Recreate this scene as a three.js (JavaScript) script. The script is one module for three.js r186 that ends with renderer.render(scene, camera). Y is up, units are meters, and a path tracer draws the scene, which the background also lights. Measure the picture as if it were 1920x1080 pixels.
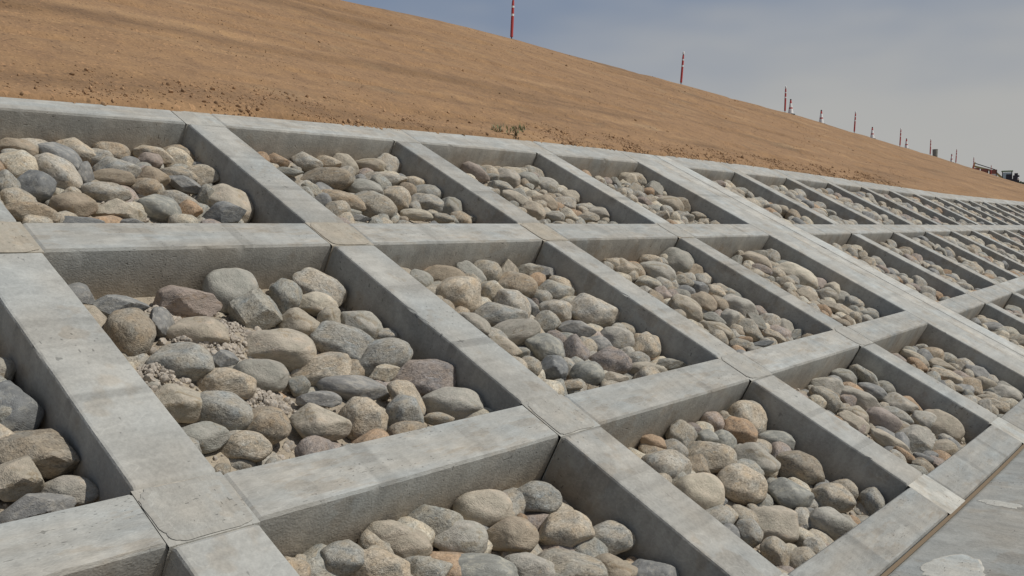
import * as THREE from 'three';
import { mergeGeometries, mergeVertices, toCreasedNormals } from 'three/addons/utils/BufferGeometryUtils.js';
import { ImprovedNoise } from 'three/addons/math/ImprovedNoise.js';

// ---------------------------------------------------------------- camera, sky, sun, exposure
const scene = new THREE.Scene();
const camera = new THREE.PerspectiveCamera(34.684, 1024 / 576, 0.05, 2000);
camera.position.set(0, 0.0503, 4.3896);
camera.up.set(0.05123, 0.9982, -0.03109);
camera.lookAt(camera.position.x + 0.73524, camera.position.y - 0.05877, camera.position.z - 0.67526);
scene.add(camera);

const renderer = new THREE.WebGLRenderer({ antialias: true });
renderer.setSize(1024, 576);
renderer.toneMapping = THREE.LinearToneMapping;
renderer.toneMappingExposure = 1.0;
renderer.shadowMap.enabled = true;
renderer.shadowMap.type = THREE.PCFSoftShadowMap;

const SUN_EL = 0.93, SUN_AZ = new THREE.Vector2(0.478, 0.878).normalize();   // to the right of the camera, a little behind it
const sunDir = new THREE.Vector3(SUN_AZ.x * Math.cos(SUN_EL), Math.sin(SUN_EL), SUN_AZ.y * Math.cos(SUN_EL));
const sun = new THREE.DirectionalLight(new THREE.Color(1.0, 0.965, 0.905), 3.3);
sun.position.copy(sunDir).multiplyScalar(60).add(new THREE.Vector3(12, 0, -4));
sun.target.position.set(12, 0, -4);
sun.castShadow = true;
sun.shadow.mapSize.set(4096, 4096);
Object.assign(sun.shadow.camera, { left: -40, right: 40, top: 40, bottom: -40, near: 1, far: 160 });
scene.add(sun, sun.target);

// deterministic randomness and noise
let seed = 20240611;
const rnd = () => { seed = (seed + 0x6D2B79F5) | 0; let t = Math.imul(seed ^ (seed >>> 15), 1 | seed); t = (t + Math.imul(t ^ (t >>> 7), 61 | t)) ^ t; return ((t ^ (t >>> 14)) >>> 0) / 4294967296; };
const rr = (a, b) => a + (b - a) * rnd();
const clamp = (x, a, b) => Math.min(b, Math.max(a, x));
const mix = (a, b, t) => a + (b - a) * t;
const sst = (a, b, x) => { const t = clamp((x - a) / (b - a), 0, 1); return t * t * (3 - 2 * t); };
const perlin = new ImprovedNoise();
const noise = (x, y, z) => perlin.noise(x + 100.3, y + 57.7, z + 31.1);
const fbm = (x, y, z, o = 4) => { let a = 1, s = 0, n = 0; for (let i = 0; i < o; i++) { s += a * noise(x, y, z); n += a; x *= 2.03; y *= 2.03; z *= 2.03; a *= 0.52; } return s / n; };
const hash2 = (x, y) => { let h = Math.imul(x | 0, 374761393) + Math.imul(y | 0, 668265263); h = Math.imul(h ^ (h >>> 13), 1274126177); return ((h ^ (h >>> 16)) >>> 0) / 4294967296; };
// value noise that repeats every p cells
const vnoise = (x, y, p) => {
  const xi = Math.floor(x), yi = Math.floor(y), fx = x - xi, fy = y - yi, u = fx * fx * (3 - 2 * fx), v = fy * fy * (3 - 2 * fy);
  const m = (n) => ((n % p) + p) % p, a = hash2(m(xi), m(yi) + p * 31), b = hash2(m(xi + 1), m(yi) + p * 31), c = hash2(m(xi), m(yi + 1) + p * 31), d = hash2(m(xi + 1), m(yi + 1) + p * 31);
  return mix(mix(a, b, u), mix(c, d, u), v);
};
const tfbm = (u, v, p, o) => { let s = 0, a = 1, n = 0; for (let i = 0; i < o; i++) { s += a * vnoise(u * p, v * p, p); n += a; a *= 0.55; p *= 2; } return s / n; };

// the sky: hazy blue, a milky veil thickening towards the horizon and towards the sun's side
{
  const W = 1024, H = 512, data = new Float32Array(W * H * 4), d = new THREE.Vector3();
  const right = new THREE.Vector2(0.677, 0.736);
  for (let j = 0; j < H; j++) for (let i = 0; i < W; i++) {
    const phi = ((i + 0.5) / W - 0.5) * 2 * Math.PI, th = ((j + 0.5) / H - 0.5) * Math.PI;
    d.set(Math.cos(phi) * Math.cos(th), Math.sin(th), Math.sin(phi) * Math.cos(th));
    const el = th * 180 / Math.PI, side = (d.x * right.x + d.z * right.y) / Math.max(0.05, Math.cos(th));
    const wob = 4.5 * fbm(d.x * 2.2, d.y * 7, d.z * 2.2, 4) + 2.6 * fbm(d.x * 7 + d.y * 9, d.y * 30, d.z * 7, 4);
    const veil = sst(0.0, 0.42, fbm(d.x * 4.5 - d.y * 5, d.y * 19, d.z * 4.5, 5)) * sst(0, 5, el) * 0.16;   // thin streaks of cirrus
    const t = sst(4, 18, el + wob - side * 1.8);
    const zen = sst(16, 62, el);
    let r = mix(mix(0.428, 0.150, t), 0.080, zen), g = mix(mix(0.428, 0.215, t), 0.112, zen), b = mix(mix(0.415, 0.335, t), 0.175, zen);
    r = mix(r, 0.42, veil); g = mix(g, 0.43, veil); b = mix(b, 0.44, veil);
    const glow = Math.pow(Math.max(0, d.dot(sunDir)), 6) * 0.35;        // haze brightens around the sun
    r += glow; g += glow * 0.97; b += glow * 0.9;
    if (el < 0) { const k = sst(0, -4, el); r = mix(r, 0.16, k); g = mix(g, 0.15, k); b = mix(b, 0.12, k); }
    const o = (j * W + i) * 4; data[o] = r; data[o + 1] = g; data[o + 2] = b; data[o + 3] = 1;
  }
  const sky = new THREE.DataTexture(data, W, H, THREE.RGBAFormat, THREE.FloatType);
  sky.mapping = THREE.EquirectangularReflectionMapping; sky.magFilter = THREE.LinearFilter; sky.minFilter = THREE.LinearFilter; sky.needsUpdate = true;
  scene.background = sky; scene.environment = sky;
}
const BLOBS = [[5.70, -0.18, 0.05, 0.10, 3], [4.42, -0.24, 0.22, 0.11, 8]];   // s, distance out from the frame, half sizes, shape
const WEED_S = 7.4;
// hand-set stones of each bay: kind (* = broken, jagged), then centimetres s, v, n, half length, half thickness; degrees heading, tilt
const STONES = {
  M2: [
    ['tan',177,-33,-21,10,6,-67,-31], ['slate*',195,-20,-21,14,6,-45,22], ['brown',190,-46,-21,10,12,-45,20], ['slate*',208,-38,-21,5,8,-38,34], ['pink*',231,-19,-21,16,9,-43,25],
    ['olive',260,-10,-21,13,11,-46,21], ['olive*',262,-35,-21,13,11,-52,7], ['tan',220,-50,-21,15,8,-48,16], ['grey',200,-72,-21,15,9,-47,18], ['slate*',223,-72,-21,6,5,-46,20],
    ['tan',213,-90,-21,13,7,-45,20], ['olive',233,-87,-21,12,7,-48,16], ['grey',181,-83,-21,5,3,-45,20], ['olive',289,-21,-21,8,9,-46,21], ['tan',254,-69,-21,18,9,-48,16],
    ['grey',316,-15,-21,15,8,-57,-5], ['cream',303,-30,-21,12,6,-49,13], ['tan',302,-45,-21,6,6,-46,21], ['tan',280,-49,-21,10,8,-46,21], ['grey',317,-56,-21,13,8,-56,-3],
    ['grey',333,-68,-21,7,4,-46,21], ['grey',294,-69,-21,16,8,-53,4], ['grey',306,-87,-21,16,9,-39,34], ['cream*',299,-100,-21,8,5,-36,39], ['pink',325,-110,-21,16,9,-46,21],
    ['tan',266,-90,-21,14,7,-40,32], ['slate',272,-107,-21,16,6,-48,16], ['slate*',250,-111,-21,10,4,-46,20], ['tan',239,-128,-21,13,8,-48,16], ['tan',262,-130,-21,11,9,-50,11],
    ['tan',296,-122,-21,11,6,-63,-21], ['grey',286,-133,-21,9,9,-54,2], ['grey',319,-133,-21,15,8,-45,23], ['tan',302,-141,-21,7,3,-46,21], ['cream',323,-145,-21,10,4,-44,25],
    ['tan',186,-98,-21,11,7,-45,20], ['grey',202,-109,-21,13,8,-49,11], ['brown',215,-122,-21,10,7,-45,20], ['olive',184,-122,-21,11,6,-42,28], ['tan',198,-132,-21,11,6,-45,20],
    ['grey',167,-126,-21,9,6,-45,20],
  ],
  M3: [
    ['tan',393,1,-21,8,4,-58,-7], ['brown',420,-4,-21,15,8,-48,18], ['olive',397,-14,-21,8,7,-63,-21], ['olive',450,-4,-21,11,6,-62,-16], ['tan',466,-2,-21,11,9,-53,7],
    ['tan*',494,3,-21,7,8,-47,21], ['olive*',514,-9,-21,12,6,-47,21], ['tan',412,-34,-21,16,12,-47,21], ['cream',448,-34,-21,9,8,-47,21], ['brown',478,-28,-21,16,9,-50,14],
    ['grey',427,-62,-21,17,8,-47,21], ['grey',448,-54,-21,13,10,-60,-12], ['grey',397,-68,-21,11,6,-56,-2], ['grey',421,-81,-21,16,7,-38,37], ['tan',397,-95,-21,10,6,-58,-7],
    ['olive',407,-101,-21,5,3,-47,21], ['tan',398,-116,-21,7,6,-58,-7], ['slate*',539,-15,-21,11,7,-41,35], ['olive',511,-41,-21,13,8,-47,21], ['tan',549,-36,-21,11,7,-58,-7],
    ['grey',486,-62,-21,11,7,-51,12], ['slate*',465,-57,-21,8,5,-60,-12], ['grey',521,-72,-21,19,12,-49,16], ['slate*',481,-86,-21,13,6,-53,7], ['olive',460,-76,-21,8,8,-58,-7],
    ['pink',450,-94,-21,7,5,-58,-7], ['olive',428,-102,-21,12,9,-58,-7], ['pink',452,-110,-21,8,10,-49,16], ['slate',480,-107,-21,10,6,-55,2], ['grey',505,-104,-21,12,8,-47,21],
    ['tan',534,-97,-21,8,5,-55,2], ['pink',469,-125,-21,14,9,-47,21], ['grey',528,-116,-21,10,9,-51,12], ['tan',548,-118,-21,11,10,-64,-21], ['slate*',415,-122,-21,8,8,-47,21],
    ['olive',436,-132,-21,10,7,-47,21], ['tan',414,-138,-21,6,3,-47,21], ['tan',455,-141,-21,8,4,-47,21], ['grey',497,-128,-21,9,5,-47,21], ['tan',494,-140,-21,12,5,-47,21],
    ['olive*',521,-138,-21,11,4,-47,21], ['olive*',556,-140,-21,10,4,-47,21],
  ],
  M4: [
    ['tan',635,7,-21,11,6,-55,3], ['tan',639,-17,-21,12,8,-52,12], ['tan',692,-1,-21,11,7,-48,21], ['cream',723,5,-21,5,6,-48,21], ['grey',676,-28,-21,16,10,-54,7],
    ['olive',742,-10,-21,16,13,-56,3], ['cream',641,-42,-21,11,5,-54,7], ['tan',694,-44,-21,10,7,-48,21], ['brown',749,-31,-21,11,8,-44,31], ['tan',754,-44,-21,8,6,-48,21],
    ['slate',706,-56,-21,10,6,-56,3], ['tan',717,-66,-21,11,7,-56,3], ['brown',676,-76,-21,13,8,-54,7], ['olive',657,-64,-21,9,6,-48,21], ['tan',640,-82,-21,14,8,-59,-7],
    ['pink',637,-60,-21,9,6,-59,-7], ['tan*',780,-60,-21,8,5,-49,21], ['olive',762,-76,-21,12,6,-59,-7], ['grey',718,-93,-21,17,10,-57,-2], ['pink',756,-102,-21,10,6,-57,-2],
    ['grey',729,-119,-21,10,8,-48,21], ['grey',743,-130,-21,9,8,-57,-2], ['grey',676,-105,-21,8,9,-59,-7], ['olive',654,-101,-21,10,6,-54,7], ['tan',681,-123,-21,12,8,-59,-7],
    ['olive*',710,-117,-21,12,6,-63,-16], ['tan',638,-115,-21,14,6,-57,-2], ['rust',654,-132,-21,6,3,-48,21], ['tan',638,-136,-21,8,4,-48,21], ['slate*',667,-141,-21,10,3,-43,32],
    ['tan',704,-136,-21,10,4,-59,-7], ['olive*',767,-140,-21,8,4,-39,40], ['tan',733,-67,-21,11,7,-52,12],
  ],
  M5: [
    ['tan',889,4,-21,5,5,-49,22], ['slate',921,4,-21,7,4,-49,22], ['olive',941,-3,-21,9,7,-60,-7], ['grey',966,-16,-21,9,10,-56,3], ['tan',898,-21,-21,19,9,-58,-2],
    ['olive',973,-34,-21,11,6,-55,8], ['pink',884,-36,-21,11,5,-56,3], ['cream',936,-56,-21,23,11,-58,-2], ['olive',990,-53,-21,13,9,-60,-6], ['pink',984,-75,-21,10,7,-53,12],
    ['cream',992,-93,-21,9,11,-58,-2], ['grey',931,-95,-21,12,8,-53,12], ['tan',882,-91,-21,11,6,-58,-2], ['grey',950,-104,-21,10,8,-49,22], ['grey',997,-116,-21,12,8,-57,3],
    ['grey',954,-119,-21,10,7,-51,17], ['tan',896,-115,-21,15,6,-56,3], ['tan',906,-129,-21,16,5,-60,-7], ['olive',945,-139,-21,9,5,-53,12], ['grey',1001,-137,-21,11,6,-51,17],
    ['tan',905,-47,-21,10,5,-58,-2],
  ],
  L4: [
    ['grey',668,-201,-21,13,8,-55,3], ['olive',707,-198,-21,10,7,-52,12], ['tan',738,-201,-21,9,9,-44,31], ['olive',747,-211,-21,6,13,-36,44], ['tan',637,-212,-21,12,8,-59,-7],
    ['grey',683,-224,-21,17,7,-57,-2], ['slate',717,-222,-21,12,6,-56,3], ['olive',759,-226,-21,8,7,-52,12], ['tan',643,-234,-21,11,7,-55,3], ['grey',725,-244,-21,15,8,-54,7],
    ['rust',759,-249,-21,11,6,-61,-11], ['pink',667,-249,-21,13,9,-54,7], ['grey',695,-250,-21,13,6,-57,-2], ['tan',630,-239,-21,12,5,-59,-7], ['grey*',673,-273,-21,13,10,-48,21],
    ['grey',723,-266,-21,11,8,-59,-7], ['tan',748,-276,-21,16,12,-56,3], ['tan',732,-286,-21,11,5,-61,-11], ['tan',681,-290,-21,12,7,-46,26], ['tan',637,-267,-21,17,5,-60,-10],
    ['rust',632,-278,-21,8,3,-61,-12], ['tan',634,-291,-21,7,3,-55,3], ['slate',647,-287,-21,7,2,-55,3], ['pink',658,-296,-21,5,2,-48,21],
  ],
  L5: [
    ['tan',879,-210,-21,14,7,-60,-7], ['brown',925,-215,-21,12,10,-55,8], ['olive',952,-226,-21,9,6,-56,3], ['tan',912,-229,-21,14,6,-56,3], ['grey',958,-242,-21,10,9,-62,-11],
    ['tan',884,-240,-21,16,6,-56,3], ['pink',916,-248,-21,11,5,-53,12], ['slate*',994,-256,-21,15,9,-62,-11], ['grey',985,-269,-21,8,8,-49,22], ['brown',895,-261,-21,11,8,-49,22],
    ['tan',937,-267,-21,10,7,-53,12], ['grey',939,-287,-21,14,9,-55,8], ['olive',1000,-285,-21,14,9,-55,8], ['tan',893,-277,-21,8,3,-49,22], ['tan',878,-287,-21,15,7,-54,7],
    ['tan',865,-253,-21,8,3,-56,3],
  ],
  L6: [
    ['tan',1345,-186,-21,8,6,-50,22], ['tan',1303,-205,-21,19,7,-55,11], ['slate',1246,-215,-21,14,7,-54,13], ['cream',1274,-231,-21,16,9,-50,22], ['tan',1244,-245,-21,14,8,-50,22],
   
  ],
  L3: [
    ['tan',522,-204,-21,13,11,-51,12], ['pink',486,-196,-21,7,6,-47,21], ['tan',447,-197,-21,8,7,-60,-12], ['pink',464,-194,-21,6,3,-54,2], ['rust',419,-195,-21,7,4,-51,12],
    ['olive',463,-207,-21,7,5,-47,21], ['olive',473,-212,-21,9,6,-51,12], ['rust',500,-210,-21,11,7,-56,-2], ['olive',521,-227,-21,11,6,-49,16], ['tan',504,-195,-21,3,3,-47,21],
    ['grey',553,-294,-21,7,10,-47,21], ['tan',446,-220,-21,14,9,-47,21], ['grey',480,-234,-21,13,9,-51,12], ['brown',507,-251,-21,14,9,-53,7], ['grey',405,-216,-21,13,9,-47,21],
    ['tan',443,-244,-21,13,9,-49,16], ['olive',469,-263,-21,13,8,-51,12], ['tan',499,-277,-21,12,8,-51,12], ['cream',406,-237,-21,13,9,-47,21], ['grey',470,-289,-21,12,8,-51,12],
    ['tan',428,-272,-21,13,8,-47,21],
  ],
  L2: [
    ['tan',208,-212,-21,12,7,-45,20], ['olive',226,-221,-21,9,6,-46,20], ['olive',244,-230,-21,16,7,-46,20], ['grey',267,-237,-21,11,6,-46,21], ['tan',283,-246,-21,16,8,-46,21],
    ['brown',306,-254,-21,10,6,-46,21], ['slate',327,-265,-21,11,7,-46,21], ['grey',199,-202,-21,9,6,-45,20], ['tan',227,-206,-21,10,6,-46,20], ['grey',251,-212,-21,11,7,-48,16],
    ['brown',276,-219,-21,11,7,-46,21], ['tan',303,-228,-21,12,8,-46,21], ['grey',330,-239,-21,12,7,-46,21], ['tan',224,-190,-21,11,6,-46,20], ['olive',248,-194,-21,11,7,-46,20],
    ['tan',276,-199,-21,12,7,-46,21], ['grey',306,-205,-21,12,7,-46,21],
  ],
  M1: [
    ['tan',137,-39,-21,5,9,-51,6], ['grey',135,-60,-21,7,5,-45,20], ['slate',131,-87,-21,12,10,-53,2], ['olive',122,-90,-21,7,8,-60,-17], ['tan',116,-103,-21,5,6,-45,20],
    ['brown*',125,-116,-21,15,8,-51,6], ['tan*',113,-127,-21,9,7,-49,11], ['grey',130,-136,-21,11,5,-45,20], ['slate*',114,-141,-21,12,5,-39,31],
  ],
  U2: [
    ['grey',224,177,-21,13,6,-48,16], ['tan',251,176,-21,15,7,-53,2], ['brown',274,168,-21,11,6,-48,16], ['grey',259,156,-21,11,5,-44,25], ['brown',215,164,-21,12,5,-51,7],
    ['slate',235,153,-21,15,7,-57,-7], ['cream',205,136,-21,12,9,-57,-7], ['grey',224,127,-21,15,9,-57,-7], ['grey',191,112,-21,7,8,-53,2], ['slate',206,110,-21,10,9,-45,20],
    ['slate',242,129,-21,4,7,-46,20], ['grey',264,137,-21,14,8,-46,21], ['brown',257,126,-21,13,5,-46,21], ['grey',243,105,-21,14,6,-48,16], ['brown',217,87,-21,12,7,-46,20],
    ['brown',192,79,-21,14,6,-51,6], ['cream*',240,81,-21,14,7,-48,16], ['slate',212,67,-21,13,3,-47,16], ['slate',241,66,-21,8,3,-46,20], ['tan',304,176,-21,14,6,-52,7],
    ['pink',296,155,-21,8,5,-50,11], ['brown',331,174,-21,12,7,-50,11], ['cream',316,158,-21,11,8,-52,7], ['slate',332,151,-21,6,3,-46,21], ['tan',306,136,-21,12,5,-50,11],
    ['tan',335,134,-21,13,8,-48,16], ['slate*',304,120,-21,13,5,-54,2], ['brown',282,125,-21,10,8,-52,7], ['brown',273,113,-21,9,6,-50,11], ['grey',287,97,-21,12,5,-54,2],
    ['olive*',312,103,-21,8,8,-50,11], ['olive',266,83,-21,13,8,-55,-3], ['rust',286,83,-21,7,6,-54,2], ['slate*',307,79,-21,14,8,-46,21], ['tan',335,92,-21,16,10,-59,-12],
   
  ],
  U3: [
    ['rust',406,169,-21,9,5,-51,12], ['grey',434,169,-21,12,7,-51,12], ['tan',458,172,-21,10,5,-53,7], ['tan',476,171,-21,11,7,-62,-16], ['tan',502,173,-21,13,6,-47,21],
    ['grey',538,180,-21,10,9,-57,-2], ['olive',405,150,-21,10,3,-51,12], ['brown',430,138,-21,20,9,-45,25], ['cream*',404,118,-21,9,5,-58,-7], ['olive',455,122,-21,16,8,-51,12],
    ['grey',495,143,-21,18,6,-49,16], ['tan',524,137,-21,10,7,-57,-2], ['grey',537,120,-21,13,7,-51,12], ['brown',420,102,-21,17,6,-52,7], ['tan',444,94,-21,17,10,-54,2],
    ['tan',403,85,-21,9,8,-60,-12], ['tan',478,107,-21,11,10,-47,21], ['brown',505,125,-21,8,6,-47,21], ['grey',507,101,-21,14,7,-53,7], ['olive',530,90,-21,10,10,-60,-12],
    ['slate*',415,74,-21,8,3,-47,21], ['cream',478,81,-21,12,4,-49,16], ['tan',500,75,-21,10,4,-51,12], ['olive',539,75,-21,9,3,-47,21],
  ],
  U4: [
    ['olive*',647,213,-21,9,7,-48,21], ['tan',666,199,-21,13,6,-54,7], ['tan',682,189,-21,10,5,-57,-2], ['pink',636,169,-21,14,8,-57,-2], ['cream',700,191,-21,13,6,-50,17],
    ['grey',723,184,-21,6,5,-48,21], ['tan',752,182,-21,13,8,-56,3], ['olive',653,162,-21,7,4,-48,21], ['grey',675,161,-21,13,9,-55,3], ['olive',707,160,-21,12,8,-48,21],
    ['grey',725,147,-21,12,9,-59,-7], ['olive',642,139,-21,12,6,-54,7], ['cream',734,137,-21,8,6,-52,12], ['olive',654,123,-21,8,6,-59,-7], ['cream',676,124,-21,10,5,-48,21],
    ['tan',639,114,-21,15,6,-59,-7], ['brown',677,110,-21,12,7,-55,3], ['tan',756,124,-21,11,7,-48,21], ['grey',708,109,-21,11,6,-48,21], ['tan',659,103,-21,7,5,-48,21],
    ['tan',635,90,-21,11,8,-61,-12], ['grey',656,80,-21,9,5,-48,21], ['cream',683,83,-21,9,6,-55,3], ['grey',731,99,-21,11,5,-48,21], ['cream*',749,101,-21,5,5,-48,21],
    ['tan',709,79,-21,11,5,-48,21], ['grey',754,86,-21,12,7,-52,12],
  ],
  U5: [
    ['cream',931,192,-21,12,9,-49,22], ['tan',996,210,-21,13,9,-49,22], ['olive',971,177,-21,11,6,-56,3], ['olive*',959,149,-21,11,13,-45,31], ['tan',903,148,-21,9,8,-60,-7],
    ['rust',931,147,-21,8,6,-49,22], ['cream',996,149,-21,6,4,-49,22], ['cream',1006,141,-21,7,5,-49,22], ['tan',922,109,-21,16,12,-53,12], ['brown',974,111,-21,13,11,-55,8],
    ['pink',884,120,-21,10,4,-60,-7], ['grey',911,84,-21,13,6,-49,22], ['tan',962,85,-21,9,5,-55,8], ['tan',967,75,-21,6,2,-49,22],
  ],
};

// ---------------------------------------------------------------- names, labels
const taken = {};
const numbered = (n) => { const k = taken[n] = (taken[n] ?? -1) + 1; return k ? `${n}_${String(k).padStart(3, '0')}` : n; };
const shade = (o) => { o.castShadow = true; o.receiveShadow = true; return o; };
function tag(o, label, category, group, kind) { if (label) o.userData.label = label; if (category) o.userData.category = category; if (group) o.userData.group = group; if (kind) o.userData.kind = kind; return o; }
function mesh(name, geo, mat, parent = scene) { const m = shade(new THREE.Mesh(geo, mat)); m.name = parent === scene ? numbered(name) : name; parent.add(m); return m; }
function thing(name, label, category, pos, group) { const g = new THREE.Group(); g.name = numbered(name); g.position.copy(pos); scene.add(g); return tag(g, label, category, group); }

// ---------------------------------------------------------------- the embankment's own coordinates: s along it, v up its slope, n out of it (metres)
const U = 1.65, K0 = 0.0206914 / U, K1 = -0.0017946 / (U * U), SEND = 31.35, ALPHA = 0.496686, CA = Math.cos(ALPHA), SA = Math.sin(ALPHA);
const heading = (s) => { const t = Math.min(s, SEND); return K0 * t + K1 * t * t / 2; };
const STEP = 0.05, S0 = -12, table = [];
{ // plan curve by integration from s = 0 both ways
  const N = Math.round((SEND - S0) / STEP) + 1, i0 = Math.round(-S0 / STEP);
  table.length = N; table[i0] = [0, 0];
  for (let i = i0 + 1; i < N; i++) { const t = heading(S0 + (i - 0.5) * STEP), p = table[i - 1]; table[i] = [p[0] + Math.cos(t) * STEP, p[1] + Math.sin(t) * STEP]; }
  for (let i = i0 - 1; i >= 0; i--) { const t = heading(S0 + (i + 0.5) * STEP), p = table[i + 1]; table[i] = [p[0] - Math.cos(t) * STEP, p[1] - Math.sin(t) * STEP]; }
}
const line = (s) => {
  const se = clamp(s, S0, SEND), f = (se - S0) / STEP, i = Math.min(table.length - 2, Math.floor(f)), u = f - i, a = table[i], b = table[i + 1], t = heading(s), e = s - se;
  return [mix(a[0], b[0], u) + Math.cos(t) * e, mix(a[1], b[1], u) + Math.sin(t) * e, t];
};
// horizontal offset d behind the reference line, height h
const plan = (s, d, h) => { const [x, z, t] = line(s); return new THREE.Vector3(x - Math.sin(t) * d, h, -(z + Math.cos(t) * d)); };
const axes = (s) => { const t = heading(s), a = new THREE.Vector3(Math.cos(t), 0, -Math.sin(t)), n = new THREE.Vector3(Math.sin(t) * SA, CA, Math.cos(t) * SA), v = new THREE.Vector3(-Math.sin(t) * CA, SA, -Math.cos(t) * CA); return [a, v, n]; };
const at = (s, v, n = 0) => { const p = plan(s, v * CA, v * SA), [, , nn] = axes(s); return p.addScaledVector(nn, n); };
// where the frame's rows and columns lie
const PILES = [[2.29, -0.49, 0.16], [2.22, -0.62, 0.12], [1.82, -0.78, 0.12], [2.13, -0.25, 0.08], [2.25, -1.0, 0.10]];   // gravel left showing between stones
const heapAt = (s, v) => 0.06 * sst(0.05, 0.5, fbm(s * 2.2, v * 2.2, 15, 2)) + PILES.reduce((h, [a, b, r]) => h + 0.07 * Math.exp(-((s - a) ** 2 + (v - b) ** 2) / (r * r)), 0);
const A_UP = 0.2787, A_LO = 0, B_UP = -1.645, B_LO = -1.910, C_UP = -3.032, C_LO = -3.284, BED = -0.285;
const tRow = (s) => { const u = clamp(s / U, -6, 17) - 5; return (0.99991 + 0.015221 * u - 0.0013253 * u * u) * U / CA; };
const soilEdge = (s) => tRow(s) + (s < 2.1 ? 0.165 : s < 3.4 ? mix(0.165, 0.20, (s - 2.1) / 1.3) : s < 7.8 ? mix(0.20, 0.325, (s - 3.4) / 4.4) : mix(0.325, 0.37, clamp((s - 7.8) / 6, 0, 1)));
const COLW = 0.3034, DOUBLE = 1.327;
const COLS = [-0.62, 1.34, 3.298, 5.326, 7.441, 9.614, 12.619, 14.855, 17.14, 19.423, 21.699, 23.959, 26.191, 28.415];   // left edges; index 5 is the wide double beam
while (COLS.length < 40) COLS.push(COLS[COLS.length - 1] + 1.86);
const DBL = 5, colW = (i) => (i === DBL ? DOUBLE : COLW);

// ---------------------------------------------------------------- procedural textures
const tex = (n, fn, srgb) => {
  const data = new Uint8Array(n * n * 4);
  for (let j = 0; j < n; j++) for (let i = 0; i < n; i++) { const c = fn(i / n, j / n), o = (j * n + i) * 4; data[o] = clamp(c[0], 0, 1) * 255; data[o + 1] = clamp(c[1], 0, 1) * 255; data[o + 2] = clamp(c[2], 0, 1) * 255; data[o + 3] = 255; }
  const t = new THREE.DataTexture(data, n, n); t.wrapS = t.wrapT = THREE.RepeatWrapping; t.magFilter = THREE.LinearFilter; t.minFilter = THREE.LinearMipmapLinearFilter; t.generateMipmaps = true; t.anisotropy = 8;
  if (srgb) t.colorSpace = THREE.SRGBColorSpace; t.needsUpdate = true; return t;
};
const enc = (x) => (x <= 0.0031308 ? 12.92 * x : 1.055 * Math.pow(x, 1 / 2.4) - 0.055);
const G = (l, tr = 1, tg = 1, tb = 1) => [enc(l * tr), enc(l * tg), enc(l * tb)];
// concrete, a tile of 2 m: clouds of tone, fine grain, pores, pale bloom
const hole = (u, v) => sst(0.90, 0.94, vnoise(u * 120, v * 120, 120)) * sst(0.5, 0.62, tfbm(u + 0.1, v + 0.8, 7, 2));
const concreteMap = tex(1024, (u, v) => {
  const big = tfbm(u, v, 4, 5) - 0.5, mid = tfbm(u + 0.3, v, 23, 4) - 0.5, gr = vnoise(u * 400, v * 400, 400) - 0.5, gr2 = vnoise(u * 170, v * 170, 170) - 0.5;
  const bloom = sst(0.58, 0.76, tfbm(u, v + 0.5, 9, 4)), drip = (vnoise(u * 90, v * 6, 540) - 0.5) * 0.16 + (vnoise(u * 34, v * 4, 136) - 0.5) * 0.12, stain = sst(0.60, 0.72, tfbm(u + 0.6, v + 0.2, 12, 4));
  const warm = (tfbm(v, u, 6, 3) - 0.5) * 0.14 + stain * 0.05, scratch = Math.abs(tfbm(u * 1, v, 8, 3) - 0.5) < 0.004 ? 0.12 : 0;
  const l = 0.62 * (1 + big * 0.42 + mid * 0.26 + gr * 0.14 + gr2 * 0.16 + bloom * 0.14 + drip * 0.8 - stain * 0.12 + scratch) * (1 - 0.42 * hole(u, v));
  return G(l, 1 + warm, 1, 1 - warm);
}, true);
const concreteBump = tex(1024, (u, v) => { const l = 0.5 + (tfbm(u, v, 30, 4) - 0.5) * 0.5 + (vnoise(u * 350, v * 350, 350) - 0.5) * 0.28 - 0.5 * hole(u, v); return [l, l, l]; });
// soil, a tile of 1.2 m
const soilMap = tex(1024, (u, v) => {
  const a = tfbm(u, v, 6, 5) - 0.5, b = vnoise(u * 90, v * 90, 90) - 0.5, c = vnoise(u * 260, v * 260, 260) - 0.5, lump = sst(0.66, 0.8, tfbm(u, v + 0.4, 40, 2)), pitShade = sst(0.70, 0.80, tfbm(u + 0.7, v, 34, 3));
  const l = 0.66 * (1 + a * 0.42 + b * 0.26 + c * 0.22 + lump * 0.26 - pitShade * 0.4);  // dark pits paint the tiny shadows between crumbs into the colour
  return G(l, 1 + lump * 0.02, 1, 1 - a * 0.1);
}, true);
const soilBump = tex(1024, (u, v) => { const l = 0.45 + (tfbm(u, v, 14, 6) - 0.5) * 0.9 + sst(0.66, 0.8, tfbm(u, v + 0.4, 40, 2)) * 0.3; return [l, l, l]; });
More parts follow.
